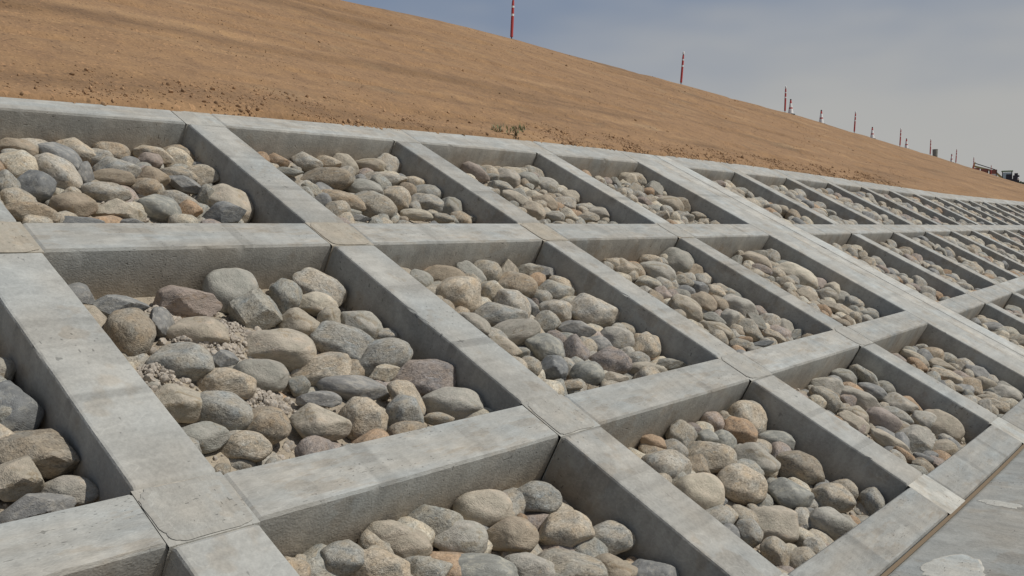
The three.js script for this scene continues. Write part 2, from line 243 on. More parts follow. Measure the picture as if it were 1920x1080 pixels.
// granite-like cobble: salt and pepper crystals, blotches; a tile of about two stone widths
const graniteMap = tex(512, (u, v) => {
  const a = tfbm(u, v, 5, 4) - 0.5, m = tfbm(u, v, 18, 3) - 0.5, c = vnoise(u * 40, v * 40, 40), d = vnoise(u * 72, v * 72, 72), pep = sst(0.64, 0.82, c) * 0.5 + sst(0.75, 0.88, d) * 0.25, salt = sst(0.66, 0.85, vnoise(u * 46 + 3, v * 46, 46)) * 0.42;
  const rust = (tfbm(u, v + 0.3, 6, 3) - 0.5) * 0.22;
  const l = 0.62 * (1 + a * 0.5 + m * 0.4 + (d - 0.5) * 0.2 - pep * 0.62 + salt * 0.7);
  return G(l, 1 + rust, 1, 1 - rust * 1.2);
}, true);
const graniteBump = tex(512, (u, v) => { const l = 0.5 + (tfbm(u, v, 12, 5) - 0.5) * 0.8 + (vnoise(u * 100, v * 100, 100) - 0.5) * 0.25; return [l, l, l]; });
// smooth sandstone: soft mottling, faint bedding, a few specks
const sandMap = tex(512, (u, v) => {
  const a = tfbm(u, v, 4, 5) - 0.5, m = tfbm(u + 0.4, v, 14, 4) - 0.5, f = vnoise(u * 110, v * 110, 110) - 0.5, bed = Math.sin((v * 5 + tfbm(u, v, 3, 3) * 2.4) * Math.PI * 2) * 0.05, sp = sst(0.80, 0.9, vnoise(u * 50, v * 50, 50)) * 0.22, st = sst(0.56, 0.72, tfbm(u + 0.7, v + 0.1, 5, 4));
  const l = 0.62 * (1 + a * 0.55 + m * 0.3 + f * 0.14 + bed - sp - st * 0.16);
  return G(l, 1 + st * 0.08 + a * 0.1, 1, 1 - st * 0.10);
}, true);
// fine-grained dark stone: soft bands, thin pale veins
const slateMap = tex(512, (u, v) => {
  const w = tfbm(u, v, 4, 4), a = tfbm(u, v, 7, 5) - 0.5, vein = Math.abs(tfbm(u + 0.2, v, 5, 4) - 0.52) < 0.006 ? 0.5 : 0, f = vnoise(u * 150, v * 150, 150) - 0.5, band = Math.sin((v * 6 + w * 3) * Math.PI * 2) * 0.06;
  const dust = sst(0.5, 0.75, tfbm(u, v + 0.6, 9, 4)) * 0.35;
  const l = 0.60 * (1 + a * 0.55 + f * 0.16 + band + vein + dust);
  return G(l, 1 + dust * 0.15, 1 + dust * 0.05, 1 - dust * 0.12);
}, true);
const put = (t, r) => { const c = t.clone(); c.repeat.set(r, r); c.needsUpdate = true; return c; };
const std = (o) => new THREE.MeshStandardMaterial({ roughness: 0.9, metalness: 0, ...o });
const lin = (r, g, b) => new THREE.Color().setRGB(r, g, b);
const concrete = std({ color: lin(0.53, 0.522, 0.475), map: put(concreteMap, 0.5), bumpMap: put(concreteBump, 0.5), bumpScale: 0.003, vertexColors: true, roughness: 0.88 });
const mortar = std({ color: lin(0.545, 0.49, 0.395), map: put(concreteMap, 0.8), bumpMap: put(concreteBump, 0.8), bumpScale: 0.003, roughness: 0.92 });
const mortarGrey = std({ color: lin(0.53, 0.512, 0.455), map: put(concreteMap, 0.8), bumpMap: put(concreteBump, 0.8), bumpScale: 0.003, roughness: 0.92 });
const mortarPale = std({ color: lin(0.66, 0.65, 0.585), map: put(concreteMap, 0.7), bumpMap: put(concreteBump, 0.7), bumpScale: 0.003, roughness: 0.92 });
const filler = std({ color: lin(0.055, 0.05, 0.045), roughness: 1 });
const soil = std({ color: lin(0.385, 0.229, 0.115), map: put(soilMap, 1 / 1.2), bumpMap: put(soilBump, 1 / 1.2), bumpScale: 0.012, vertexColors: true, roughness: 1 });
const clodMat = std({ color: lin(0.42, 0.26, 0.135), map: soilMap, roughness: 1 });
const bedMat = std({ color: lin(0.50, 0.425, 0.325), map: put(soilMap, 1 / 0.7), bumpMap: put(soilBump, 1 / 0.7), bumpScale: 0.02, roughness: 1 });

// ---------------------------------------------------------------- ground and toe slab
const TOE = C_LO * SA;
{
  const g = new THREE.PlaneGeometry(1600, 1600, 8, 8).rotateX(-Math.PI / 2); g.translate(0, TOE - 0.22, 0);
  const uv = g.attributes.uv; for (let i = 0; i < uv.count; i++) uv.setXY(i, uv.getX(i) * 1000, uv.getY(i) * 1000);
  const col = new Float32Array(g.attributes.position.count * 3).fill(0.8); g.setAttribute('color', new THREE.BufferAttribute(col, 3));
  tag(mesh('ground', g, soil), null, null, null, 'structure');
  // the flat concrete apron along the foot of the frame
  const pos = [], uvs = [], cols = [], idx = [], SS = [], DD = [0, -0.03, -0.4, -0.9, -1.5, -2.2, -3.0, -3.5, -3.5];
  for (let s = -10; s < 70; s += s < 20 ? 0.4 : 1.5) SS.push(s);
  SS.forEach((s) => DD.forEach((d, j) => {
    const p = plan(s, C_LO * CA - 0.012 + d, j === DD.length - 1 ? TOE - 0.3 : j === 0 ? TOE - 0.024 : TOE - 0.012);
    pos.push(p.x, p.y, p.z); uvs.push(s, d); const k = 0.86 + 0.14 * fbm(s * 0.7, d * 1.1, 3, 4); cols.push(k, k * 1.0, k * 0.995);
  }));
  const n = DD.length; for (let i = 0; i < SS.length - 1; i++) for (let j = 0; j < n - 1; j++) { const a = i * n + j; idx.push(a, a + 1, a + n, a + 1, a + n + 1, a + n); }
  const q = new THREE.BufferGeometry(); q.setAttribute('position', new THREE.Float32BufferAttribute(pos, 3)); q.setAttribute('uv', new THREE.Float32BufferAttribute(uvs, 2)); q.setAttribute('color', new THREE.Float32BufferAttribute(cols, 3)); q.setIndex(idx); q.computeVertexNormals();
  const apron = tag(mesh('pavement', q, concrete), null, null, null, 'structure');
  // smears of pale mortar left on the apron
  const blob = (s, d, rx, ry, sd) => {
    const sh = []; for (let i = 0; i < 40; i++) { const a = i / 40 * Math.PI * 2, r = 1 + 0.75 * fbm(Math.cos(a) * 1.5 + sd, Math.sin(a) * 1.3, sd, 3); sh.push(new THREE.Vector2(Math.cos(a) * rx * r, Math.sin(a) * ry * r)); }
    const eg = new THREE.ExtrudeGeometry(new THREE.Shape(sh), { depth: 0.002, bevelEnabled: true, bevelThickness: 0.003, bevelSize: 0.012, bevelSegments: 2 }).rotateX(-Math.PI / 2);
    eg.rotateY(heading(s)); const p = plan(s, C_LO * CA + d, TOE - 0.0125); eg.translate(p.x, p.y, p.z);
    mesh('mortar_patch', eg, mortarPale, apron);
  };
  BLOBS.forEach((b) => blob(...b));
  // the open joint between frame and apron, packed with brown dirt
  const jp = [], jn = [], ji = []; SS.filter((s) => s < 40).forEach((s, i) => { [0.002, -0.022].forEach((d) => { const p = plan(s, C_LO * CA + d, TOE - 0.010); jp.push(p.x, p.y, p.z); jn.push(s, d); }); if (i) ji.push(2 * i - 2, 2 * i - 1, 2 * i, 2 * i - 1, 2 * i + 1, 2 * i); });
  const jg = new THREE.BufferGeometry(); jg.setAttribute('position', new THREE.Float32BufferAttribute(jp, 3)); jg.setAttribute('uv', new THREE.Float32BufferAttribute(jn, 2)); jg.setIndex(ji); jg.computeVertexNormals();
  mesh('joint_dirt', jg, std({ color: lin(0.20, 0.145, 0.09), roughness: 1 }), apron);
}

// ---------------------------------------------------------------- the concrete frame
const lattice = thing('concrete_lattice', 'grey concrete grid of beams lying on the slope, bays filled with stones', 'retaining frame', new THREE.Vector3());
// a beam swept through rings; pt(t, e, n) puts a point at length t (0..L), across e (0..W), out of the slope n
function beam(name, L, W, pt, mat, { segs = 20, top = 0, bevel = 0.012, bands = [], tone = 1, depth = 0.42, endBevel = 0.02, dirt = 0.88, parent = lattice } = {}) {
  const prof = [[0, -depth], [0, BED + 0.05], [0, -0.10], [0, -bevel], [bevel * 0.3, -bevel * 0.3], [bevel, 0], [W * 0.33, 0], [W * 0.66, 0], [W - bevel, 0], [W - bevel * 0.3, -bevel * 0.3], [W, -bevel], [W, -0.10], [W, BED + 0.05], [W, -depth]];
  const ts = [0, endBevel]; for (let i = 1; i < segs; i++) ts.push(endBevel + (L - 2 * endBevel) * i / segs); bands.forEach(([c, w]) => { ts.push(c - w, c - w + 0.008, c + w - 0.008, c + w); }); ts.push(L - endBevel, L); ts.sort((a, b) => a - b);
  const pos = [], uvs = [], cols = [], idx = [], off = [rr(0, 9), rr(0, 9)], nP = prof.length, sd = rr(0, 50);
  ts.forEach((t) => {
    const end = t === 0 || t === L; let run = 0;
    prof.forEach(([e, n], j) => {
      if (j) run += Math.hypot(e - prof[j - 1][0], n - prof[j - 1][1]);
      const chip = n > -0.02 ? 0.010 * sst(0.38, 0.6, fbm(t * 16, sd, e * 30, 2)) : 0, wob = 0.004 * fbm(t * 3, sd + e * 4, n * 3, 3) + chip * (e < 0.1 ? 1 : -1) * (W === 1 ? 3 : 1);
      let nn = n, ee = e; if (end && n > -0.3) { nn = n - endBevel * (n > -0.02 ? 0.6 : 0); }
      const p = pt(t, ee + wob, nn + top + (n > -0.02 ? 0.6 * Math.abs(wob) - chip : 0)); pos.push(p.x, p.y, p.z);
      uvs.push(t + off[0], run + off[1]);
      let k = tone, warm = 0;
      if (n > -0.03) for (const [c, w, dk] of bands) if (t >= c - w && t <= c + w) k *= dk + 0.1 * fbm(t * 20, e * 30, sd, 2);
      const low = sst(-0.06, BED, n); k *= mix(1, dirt, low * (0.6 + 0.6 * fbm(t * 4, n * 4, sd))); warm = 0.15 * low;  // soil splash darkens the foot; the warm tint also paints in bounced light
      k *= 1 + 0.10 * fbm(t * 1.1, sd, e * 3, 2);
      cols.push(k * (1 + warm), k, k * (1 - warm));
    });
  });
  for (let i = 0; i < ts.length - 1; i++) for (let j = 0; j < nP - 1; j++) { const a = i * nP + j; idx.push(a, a + nP, a + 1, a + 1, a + nP, a + nP + 1); }
  for (const [r, f] of [[0, 1], [(ts.length - 1) * nP, 0]]) for (let j = 1; j < nP - 1; j++) f ? idx.push(r, r + j, r + j + 1) : idx.push(r, r + j + 1, r + j);
  const o0 = pt(0, 0, 0), turned = pt(L, 0, 0).sub(o0).cross(pt(0, W, 0).sub(o0)).y < 0;
  if (turned) for (let i = 0; i < idx.length; i += 3) [idx[i], idx[i + 1]] = [idx[i + 1], idx[i]];
  let g = new THREE.BufferGeometry(); g.setAttribute('position', new THREE.Float32BufferAttribute(pos, 3)); g.setAttribute('uv', new THREE.Float32BufferAttribute(uvs, 2)); g.setAttribute('color', new THREE.Float32BufferAttribute(cols, 3)); g.setIndex(idx);
  g = toCreasedNormals(g, 0.34);
  return mesh(name, g, mat, parent);
}
// plain block for the cast-in joints
function block(name, s0, s1, v0, v1, top, mat, v0b = v0, v1b = v1) {
  const P = (s, v, n) => at(s, v, n).toArray(), b = 0.008, pos = [], nS = 6;
  const g = new THREE.BufferGeometry(), uvs = [], idx = [];
  const ring = [[0, -0.4], [0, top - b], [b, top], [1 - b, top], [1, top - b], [1, -0.4]];
  for (let i = 0; i <= nS; i++) { const s = mix(s0, s1, i / nS); ring.forEach(([f, n]) => { const lo = mix(v0, v0b, i / nS), hi = mix(v1, v1b, i / nS); const sag = (f > 0.005 && f < 0.995 ? 0.004 * fbm(s * 6, f * 3, top * 50, 2) : 0); pos.push(...P(s, mix(lo, hi, f), n + sag)); uvs.push(s, mix(lo, hi, f) + n); }); }
  for (let i = 0; i < nS; i++) for (let j = 0; j < 5; j++) { const a = i * 6 + j; idx.push(a, a + 6, a + 1, a + 1, a + 6, a + 7); }
  g.setAttribute('position', new THREE.Float32BufferAttribute(pos, 3)); g.setAttribute('uv', new THREE.Float32BufferAttribute(uvs, 2)); g.setIndex(idx);
  return mesh(name, toCreasedNormals(g, 0.6), mat, lattice);
}
const ROWS = [['T', (s) => tRow(s), (s) => soilEdge(s) + 0.03], ['A', () => A_LO, () => A_UP], ['B', () => B_LO, () => B_UP], ['C', () => C_LO, () => C_UP]];
const GAP = 0.004, NCOL = 34;
for (let i = 0; i < NCOL; i++) {
  const sL = COLS[i], w = colW(i), sR = sL + w, far = i > 16, nx = COLS[i + 1];
  // up-and-down beams
  if (i === DBL) {
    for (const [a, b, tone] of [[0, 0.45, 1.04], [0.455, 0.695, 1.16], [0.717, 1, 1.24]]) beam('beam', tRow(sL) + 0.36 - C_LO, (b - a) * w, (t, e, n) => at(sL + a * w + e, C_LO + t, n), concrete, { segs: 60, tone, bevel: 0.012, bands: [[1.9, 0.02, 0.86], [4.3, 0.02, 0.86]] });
    const seam = new THREE.BufferGeometry().setFromPoints([at(sL + 0.694 * w, C_LO + 0.02, -0.010), at(sL + 0.718 * w, C_LO + 0.02, -0.010), at(sL + 0.694 * w, tRow(sL) + 0.3, -0.010), at(sL + 0.718 * w, tRow(sL) + 0.3, -0.010)]);
    seam.setIndex([0, 1, 2, 1, 3, 2]); seam.computeVertexNormals(); mesh('joint_filler', seam, filler, lattice);
  } else {
    for (const [v0, v1] of [[A_UP, tRow(sL + w / 2)], [B_UP, A_LO], [C_UP, B_LO]]) {
      const L = v1 - v0 - 2 * GAP, third = L / 3;
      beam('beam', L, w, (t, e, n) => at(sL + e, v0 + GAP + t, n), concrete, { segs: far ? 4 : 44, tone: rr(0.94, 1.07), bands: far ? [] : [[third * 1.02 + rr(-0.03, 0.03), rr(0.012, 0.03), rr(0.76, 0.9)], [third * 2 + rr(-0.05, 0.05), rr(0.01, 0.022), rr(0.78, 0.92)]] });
    }
    for (const [r, lo, hi] of ROWS) block('joint', sL - 0.010, sR + 0.010, lo(sL) - 0.009, hi(sL) + 0.009, -0.0045, r === 'C' ? mortarPale : r === 'A' && i < 5 ? mortar : mortarGrey, lo(sR) - 0.009, hi(sR) + 0.009);
  }
  if (i < 9 && i !== DBL) for (const [r, lo, hi] of ROWS) if (r !== 'T' && r !== 'C') {   // mortar smeared over the joint by hand, its outline uneven
    const a = lo(sL), c = hi(sL), sh = [], sd = i * 7 + a; for (let k = 0; k < 64; k++) { const q = k / 64 * Math.PI * 2, x = Math.sign(Math.cos(q)) * Math.pow(Math.abs(Math.cos(q)), 0.35), y = Math.sign(Math.sin(q)) * Math.pow(Math.abs(Math.sin(q)), 0.35), f = 1 + 0.16 * fbm(Math.cos(q) * 2 + sd, Math.sin(q) * 2, sd, 3); sh.push(new THREE.Vector2(x * (w / 2 - 0.016) * f, y * ((c - a) / 2 - 0.018) * f)); }
    const g = new THREE.ExtrudeGeometry(new THREE.Shape(sh), { depth: 0.0005, bevelEnabled: true, bevelThickness: 0.0022, bevelSize: 0.022, bevelSegments: 2 }), s = sL + w / 2, [ea, ev, en] = axes(s), m = mesh('mortar_smear', g, r === 'A' && i < 4 ? mortar : mortarGrey, lattice);
    m.position.copy(at(s, (a + c) / 2, -0.0015)); m.quaternion.setFromRotationMatrix(new THREE.Matrix4().makeBasis(ea, ev, en));
  }
  // level beams to the next column
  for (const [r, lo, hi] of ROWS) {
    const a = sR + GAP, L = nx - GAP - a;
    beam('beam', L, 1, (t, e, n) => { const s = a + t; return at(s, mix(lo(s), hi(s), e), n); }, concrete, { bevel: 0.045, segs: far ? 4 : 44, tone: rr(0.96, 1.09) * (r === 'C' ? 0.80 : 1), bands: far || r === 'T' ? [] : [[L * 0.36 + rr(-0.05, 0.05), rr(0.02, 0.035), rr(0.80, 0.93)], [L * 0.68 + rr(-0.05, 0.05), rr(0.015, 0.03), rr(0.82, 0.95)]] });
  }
}
// what the bays are bedded on
{
  const pos = [], uvs = [], idx = [], SS = [], n = 120;
  for (let s = -2.5; s < 62; s += s < 14 ? 0.1 : 0.8) SS.push(s);
  SS.forEach((s) => { for (let j = 0; j < n; j++) { const v = mix(C_LO + 0.1, tRow(s) + 0.2, j / (n - 1)), p = at(s, v, BED + heapAt(s, v) + 0.012 * fbm(s * 6, v * 6, 7, 2)); pos.push(p.x, p.y, p.z); uvs.push(s, v); } });
  for (let i = 0; i < SS.length - 1; i++) for (let j = 0; j < n - 1; j++) { const a = i * n + j; idx.push(a, a + n, a + 1, a + 1, a + n, a + n + 1); }
  const g = new THREE.BufferGeometry(); g.setAttribute('position', new THREE.Float32BufferAttribute(pos, 3)); g.setAttribute('uv', new THREE.Float32BufferAttribute(uvs, 2)); g.setIndex(idx); g.computeVertexNormals();
  tag(mesh('gravel_bed', g, bedMat), null, null, null, 'structure');
}

// ---------------------------------------------------------------- the bare earth slope and the level top of the embankment
const CREST_H = 2.42 * U, CR = [[-12, 8.6], [6, 8.35], [10.3, 7.92], [12.9, 7.61], [15.2, 7.55], [22.9, 7.37], [30.4, 7.36], [38.8, 7.82], [46.8, 8.28], [53.6, 8.62], [61.5, 9.14], [75.6, 10.34], [87.1, 11.43], [120, 13.9], [200, 19.5]];
const crestD = (s) => { let i = 0; while (i < CR.length - 2 && s > CR[i + 1][0]) i++; const a = CR[i], b = CR[i + 1]; return mix(a[1], b[1], sst(0, 1, (s - a[0]) / (b[0] - a[0])) * 0.3 + 0.7 * (s - a[0]) / (b[0] - a[0])); };
const soilPoint = (s, t, lift = 0) => {
  const [, , nn] = axes(s), v = soilEdge(s), a = at(s, v + 0.022 * fbm(s * 5, 3, 1, 3), -0.012), b = plan(s, crestD(s), CREST_H), p = a.lerp(b, t), m = t * 6;
  const edge = sst(0, 0.035, t), rough = (0.05 * fbm(s * 0.3, m * 0.9, 2, 3) + 0.020 * fbm(s * 0.5, m * 2.6, 5, 3) + 0.006 * fbm(s * 3, m * 5, 9, 3) + 0.012 * fbm(s * 9, m * 9, 4, 3) * sst(0.2, 0.0, t)) * edge;
  const ledge = 0.03 * sst(0.14, 0.24, fbm(s * 0.22 + 3, m * 1.7 + s * 0.1, 11, 3)) + 0.016 * sst(0.2, 0.28, fbm(s * 0.35 + 9, m * 3.4 - s * 0.1, 17, 3)) * edge;
  return p.addScaledVector(nn, rough * (1 - 0.35 * sst(0.93, 1, t)) - ledge + 0.040 * sst(0, 0.012, t) + lift);
};
{
  const pos = [], uvs = [], cols = [], idx = [], SS = [], nt = 130; let s = -4;
  while (s < 170) { SS.push(s); s += s < 22 ? 0.055 : 0.055 + (s - 22) * 0.03; }
  const back = [[0.25, 0.03], [1.2, 0.0], [4.5, 0.0], [5.5, -0.2], [14, -5.75]], n = nt + back.length;
  SS.forEach((s) => {
    for (let j = 0; j < nt; j++) {
      const t = Math.pow(j / (nt - 1), 1.25), p = soilPoint(s, t), m = t * 6; pos.push(p.x, p.y, p.z); uvs.push(s, m);
      const damp = 0.7 * sst(0.0, 0.36, fbm(s * 0.13, m * 1.5 + s * 0.12, 21, 4)) + 0.5 * sst(0.12, 0.42, fbm(s * 0.3, m * 4.2 + s * 0.3, 61, 4)), pale = sst(0.05, 0.4, fbm(s * 0.25, m * 2.4 + s * 0.2, 33, 4)), grey = sst(0.2, 0.45, fbm(s * 0.7, m * 1.6, 77, 3)), k = 1.03 - 0.36 * damp + 0.20 * pale + 0.08 * fbm(s * 2.2, m * 5, 3, 3);
      cols.push(k * (1 - 0.03 * grey), k * (1 + 0.03 * pale + 0.04 * grey), k * (1 + 0.12 * grey + 0.05 * pale));
    }
    back.forEach(([d, h]) => { const p = plan(s, crestD(s) + d, CREST_H + h); pos.push(p.x, p.y, p.z); uvs.push(s, 6 + d); cols.push(0.95, 0.97, 0.97); });
  });
  for (let i = 0; i < SS.length - 1; i++) for (let j = 0; j < n - 1; j++) { const a = i * n + j; idx.push(a, a + n, a + 1, a + 1, a + n, a + n + 1); }
  const g = new THREE.BufferGeometry(); g.setAttribute('position', new THREE.Float32BufferAttribute(pos, 3)); g.setAttribute('uv', new THREE.Float32BufferAttribute(uvs, 2)); g.setAttribute('color', new THREE.Float32BufferAttribute(cols, 3)); g.setIndex(idx); g.computeVertexNormals();
  tag(mesh('earth_slope', g, soil), null, null, null, 'structure');
}

// ---------------------------------------------------------------- stones
function stoneShape(detail, jag) {
  let g = new THREE.IcosahedronGeometry(1, detail); g.deleteAttribute('normal'); g.deleteAttribute('uv'); g = mergeVertices(g, 1e-4);
  const p = g.attributes.position, d = new THREE.Vector3(), planes = [], o = [rr(0, 90), rr(0, 90), rr(0, 90)], pw = jag ? 2 : rr(2.1, 2.7), egg = rr(-0.14, 0.14);
  for (let i = 0, n = jag ? 9 + Math.floor(rr(0, 5)) : 4 + Math.floor(rr(0, 5)); i < n; i++) { const q = new THREE.Vector3(rr(-1, 1), rr(-1, 1), rr(-1, 1)).normalize(); planes.push([q, jag === true ? rr(0.62, 0.86) : jag ? rr(0.66, 0.9) : rr(0.74, 0.95)]); }
  for (let i = 0; i < p.count; i++) {
    d.fromBufferAttribute(p, i).normalize();
    let r = Math.pow(Math.abs(d.x) ** pw + Math.abs(d.y) ** pw + Math.abs(d.z) ** pw, -1 / pw);
    r *= 1 + (jag ? 0.22 : 0.22) * fbm(d.x * 0.9 + o[0], d.y * 0.9 + o[1], d.z * 0.9 + o[2], 2) + egg * d.x;
    for (const [q, h] of planes) { const c = d.dot(q); if (c > 0.2) { const lim = h / c, k = jag === true ? 0.035 : jag ? 0.085 : 0.13, x = clamp(0.5 + 0.5 * (lim - r) / k, 0, 1); r = mix(lim, r, x) - k * x * (1 - x); } }
    r *= 1 + 0.045 * fbm(d.x * 3 + o[1], d.y * 3 + o[2], d.z * 3 + o[0], 3) + (jag ? 0.02 : 0.008) * fbm(d.x * 11, d.y * 11 + o[0], d.z * 11, 2);
    p.setXYZ(i, d.x * r, d.y * r, d.z * r);
  }
  // bring every variant to the same overall size
  g.computeBoundingBox(); const bb = g.boundingBox, c = bb.getCenter(new THREE.Vector3()), z = bb.getSize(new THREE.Vector3()); g.translate(-c.x, -c.y, -c.z); g.scale(2 / z.x, 2 / z.y, 2 / z.z);
  g.computeVertexNormals();
  if (jag === true) g = toCreasedNormals(g, 0.45); else g = g.toNonIndexed();
  const P = g.attributes.position, uv = new Float32Array(P.count * 2), a = new THREE.Vector3(), b = new THREE.Vector3(), e = new THREE.Vector3(), ou = rr(0, 1), ov = rr(0, 1);
  for (let f = 0; f < P.count; f += 3) {
    a.fromBufferAttribute(P, f); b.fromBufferAttribute(P, f + 1); e.fromBufferAttribute(P, f + 2); const n = b.clone().sub(a).cross(e.clone().sub(a)), ax = Math.abs(n.x), ay = Math.abs(n.y), az = Math.abs(n.z);
    for (let k = 0; k < 3; k++) { const q = [a, b, e][k]; const [x, y] = ax > ay && ax > az ? [q.y, q.z] : ay > az ? [q.x, q.z + 0.3] : [q.x + 0.5, q.y]; uv[(f + k) * 2] = x * 0.42 + ou; uv[(f + k) * 2 + 1] = y * 0.42 + ov; }
  }
  g.setAttribute('uv', new THREE.BufferAttribute(uv, 2));
  return g;
}
const cobbles = [], shards = [], lowCobbles = [];
for (let i = 0; i < 28; i++) cobbles.push(stoneShape(8, i % 3 === 2 ? 0.5 : false));
for (let i = 0; i < 12; i++) shards.push(stoneShape(9, true));
for (let i = 0; i < 8; i++) lowCobbles.push(stoneShape(5, i > 5));
const KIND = { tan: [0.385, 0.338, 0.265], grey: [0.365, 0.338, 0.285], brown: [0.325, 0.27, 0.20], slate: [0.215, 0.213, 0.202], olive: [0.305, 0.292, 0.25], pink: [0.32, 0.268, 0.228], cream: [0.465, 0.415, 0.325], rust: [0.37, 0.265, 0.175] };
const WORD = { tan: 'tan', grey: 'beige-grey', brown: 'brown', slate: 'slate-grey', olive: 'greenish', pink: 'pinkish', cream: 'cream', rust: 'rusty' };
const stoneMat = {};
for (const [k, c] of Object.entries(KIND)) stoneMat[k] = [0.88, 1.0, 1.10, 0.95, 1.06].map((f, i) => {
  const dark = k === 'slate' || k === 'olive' && i === 0, w = [0.97, 1, 1.02, 1.01, 0.99][i];
  return std({ color: lin(c[0] * f * w / 0.62, c[1] * f / 0.62, c[2] * f / w / 0.62), map: dark ? slateMap : i > 2 ? sandMap : graniteMap, bumpMap: graniteBump, bumpScale: dark ? 0.004 : 0.006, roughness: dark ? 0.8 : 0.9 });
});
const ORD = ['first', 'second', 'third', 'fourth', 'fifth', 'sixth', 'seventh', 'eighth', 'ninth', 'tenth', 'eleventh', 'twelfth'];
const BAYNAME = { U2: 'upper-row bay at left edge', U3: 'second upper-row bay from left', U4: 'third upper-row bay from left', U5: 'upper bay left of double beam', M1: 'middle-row bay at left edge', M2: 'second middle-row bay from left', M3: 'third middle-row bay from left', M4: 'fourth middle-row bay from left', M5: 'middle bay left of double beam', L2: 'lower bay at bottom edge', L3: 'third lower bay left of double beam', L4: 'second lower bay left of double beam', L5: 'lower bay left of double beam', L6: 'lower bay right of double beam' };
const all = [];
camera.updateMatrixWorld(); camera.updateProjectionMatrix();
for (const [bay, list] of Object.entries(STONES)) for (const [kind, s, v, n, a, b, yaw, pitch] of list) {
  const jag = kind.endsWith('*'), k = kind.replace('*', ''), col = +bay[1] - 1, y = yaw * Math.PI / 180, q = pitch * Math.PI / 180;
  // keep clear of the beams on all four sides
  const sa = COLS[col] + colW(col), sb = COLS[col + 1], [va, vb] = bay[0] === 'U' ? [A_UP, tRow(s / 100)] : bay[0] === 'M' ? [B_UP, A_LO] : [C_UP, B_LO];
  const es = 0.0108 * Math.hypot(a * Math.cos(y), b * Math.sin(y)), ev = 0.0108 * Math.hypot(a * Math.sin(y), b * Math.cos(y));
  const S = clamp(s / 100, sa + 0.85 * es, Math.max(sa + 0.85 * es, sb - 0.86 * es)), ax = axes(S), p = at(S, clamp(v / 100, va + 0.8 * ev, vb - 0.9 * ev), n / 100);
  const e1 = ax[0].clone().multiplyScalar(Math.cos(q) * Math.cos(y)).addScaledVector(ax[1], Math.cos(q) * Math.sin(y)).addScaledVector(ax[2], Math.sin(q));
  const e2 = ax[2].clone().addScaledVector(e1, -ax[2].dot(e1)).normalize(), e3 = e1.clone().cross(e2);
  const A = Math.max(a, 4) * 1.09 / 100, Bb = Math.max(b, 3) * 1.13 / 100;
  all.push({ bay, k, jag, p, e: [e1, e2, e3], r: [A, Bb, clamp(1.02 * Bb, 0.6 * Math.min(A, Bb), Math.max(A, Bb))], size: A * Bb / camera.position.distanceToSquared(p), x: p.clone().project(camera).x });
}
all.sort((a, b) => b.size - a.size);
const rest = all.splice(300);
const words = (o) => { const f = o.r[0] / o.r[1]; return `${o.r[0] > 0.125 ? 'large ' : o.r[0] < 0.08 ? 'small ' : ''}${WORD[o.k]} ${o.jag ? 'jagged' : f > 1.75 ? 'flattened' : f < 1.2 ? 'round' : 'oval'} stone`; };
const classes = {};
all.sort((a, b) => a.x - b.x).forEach((o) => { o.w = words(o); (classes[o.bay + o.w] ??= []).push(o); });
const basis = new THREE.Matrix4();
all.forEach((o, i) => {
  const cl = classes[o.bay + o.w], j = cl.indexOf(o), set = o.jag ? shards : cobbles;
  const m = mesh('river_stone', set[Math.floor(rnd() * set.length)], stoneMat[o.k][Math.floor(rnd() * 5)]);
  m.position.copy(o.p); m.quaternion.setFromRotationMatrix(basis.makeBasis(...o.e)); m.scale.set(...o.r);
  tag(m, cl.length === 1 ? `only ${o.w} in ${BAYNAME[o.bay]}` : `${ORD[j] ?? 'last'} ${o.w} from left, ${BAYNAME[o.bay]}`, 'stone', 'river stones filling the concrete bays');
});
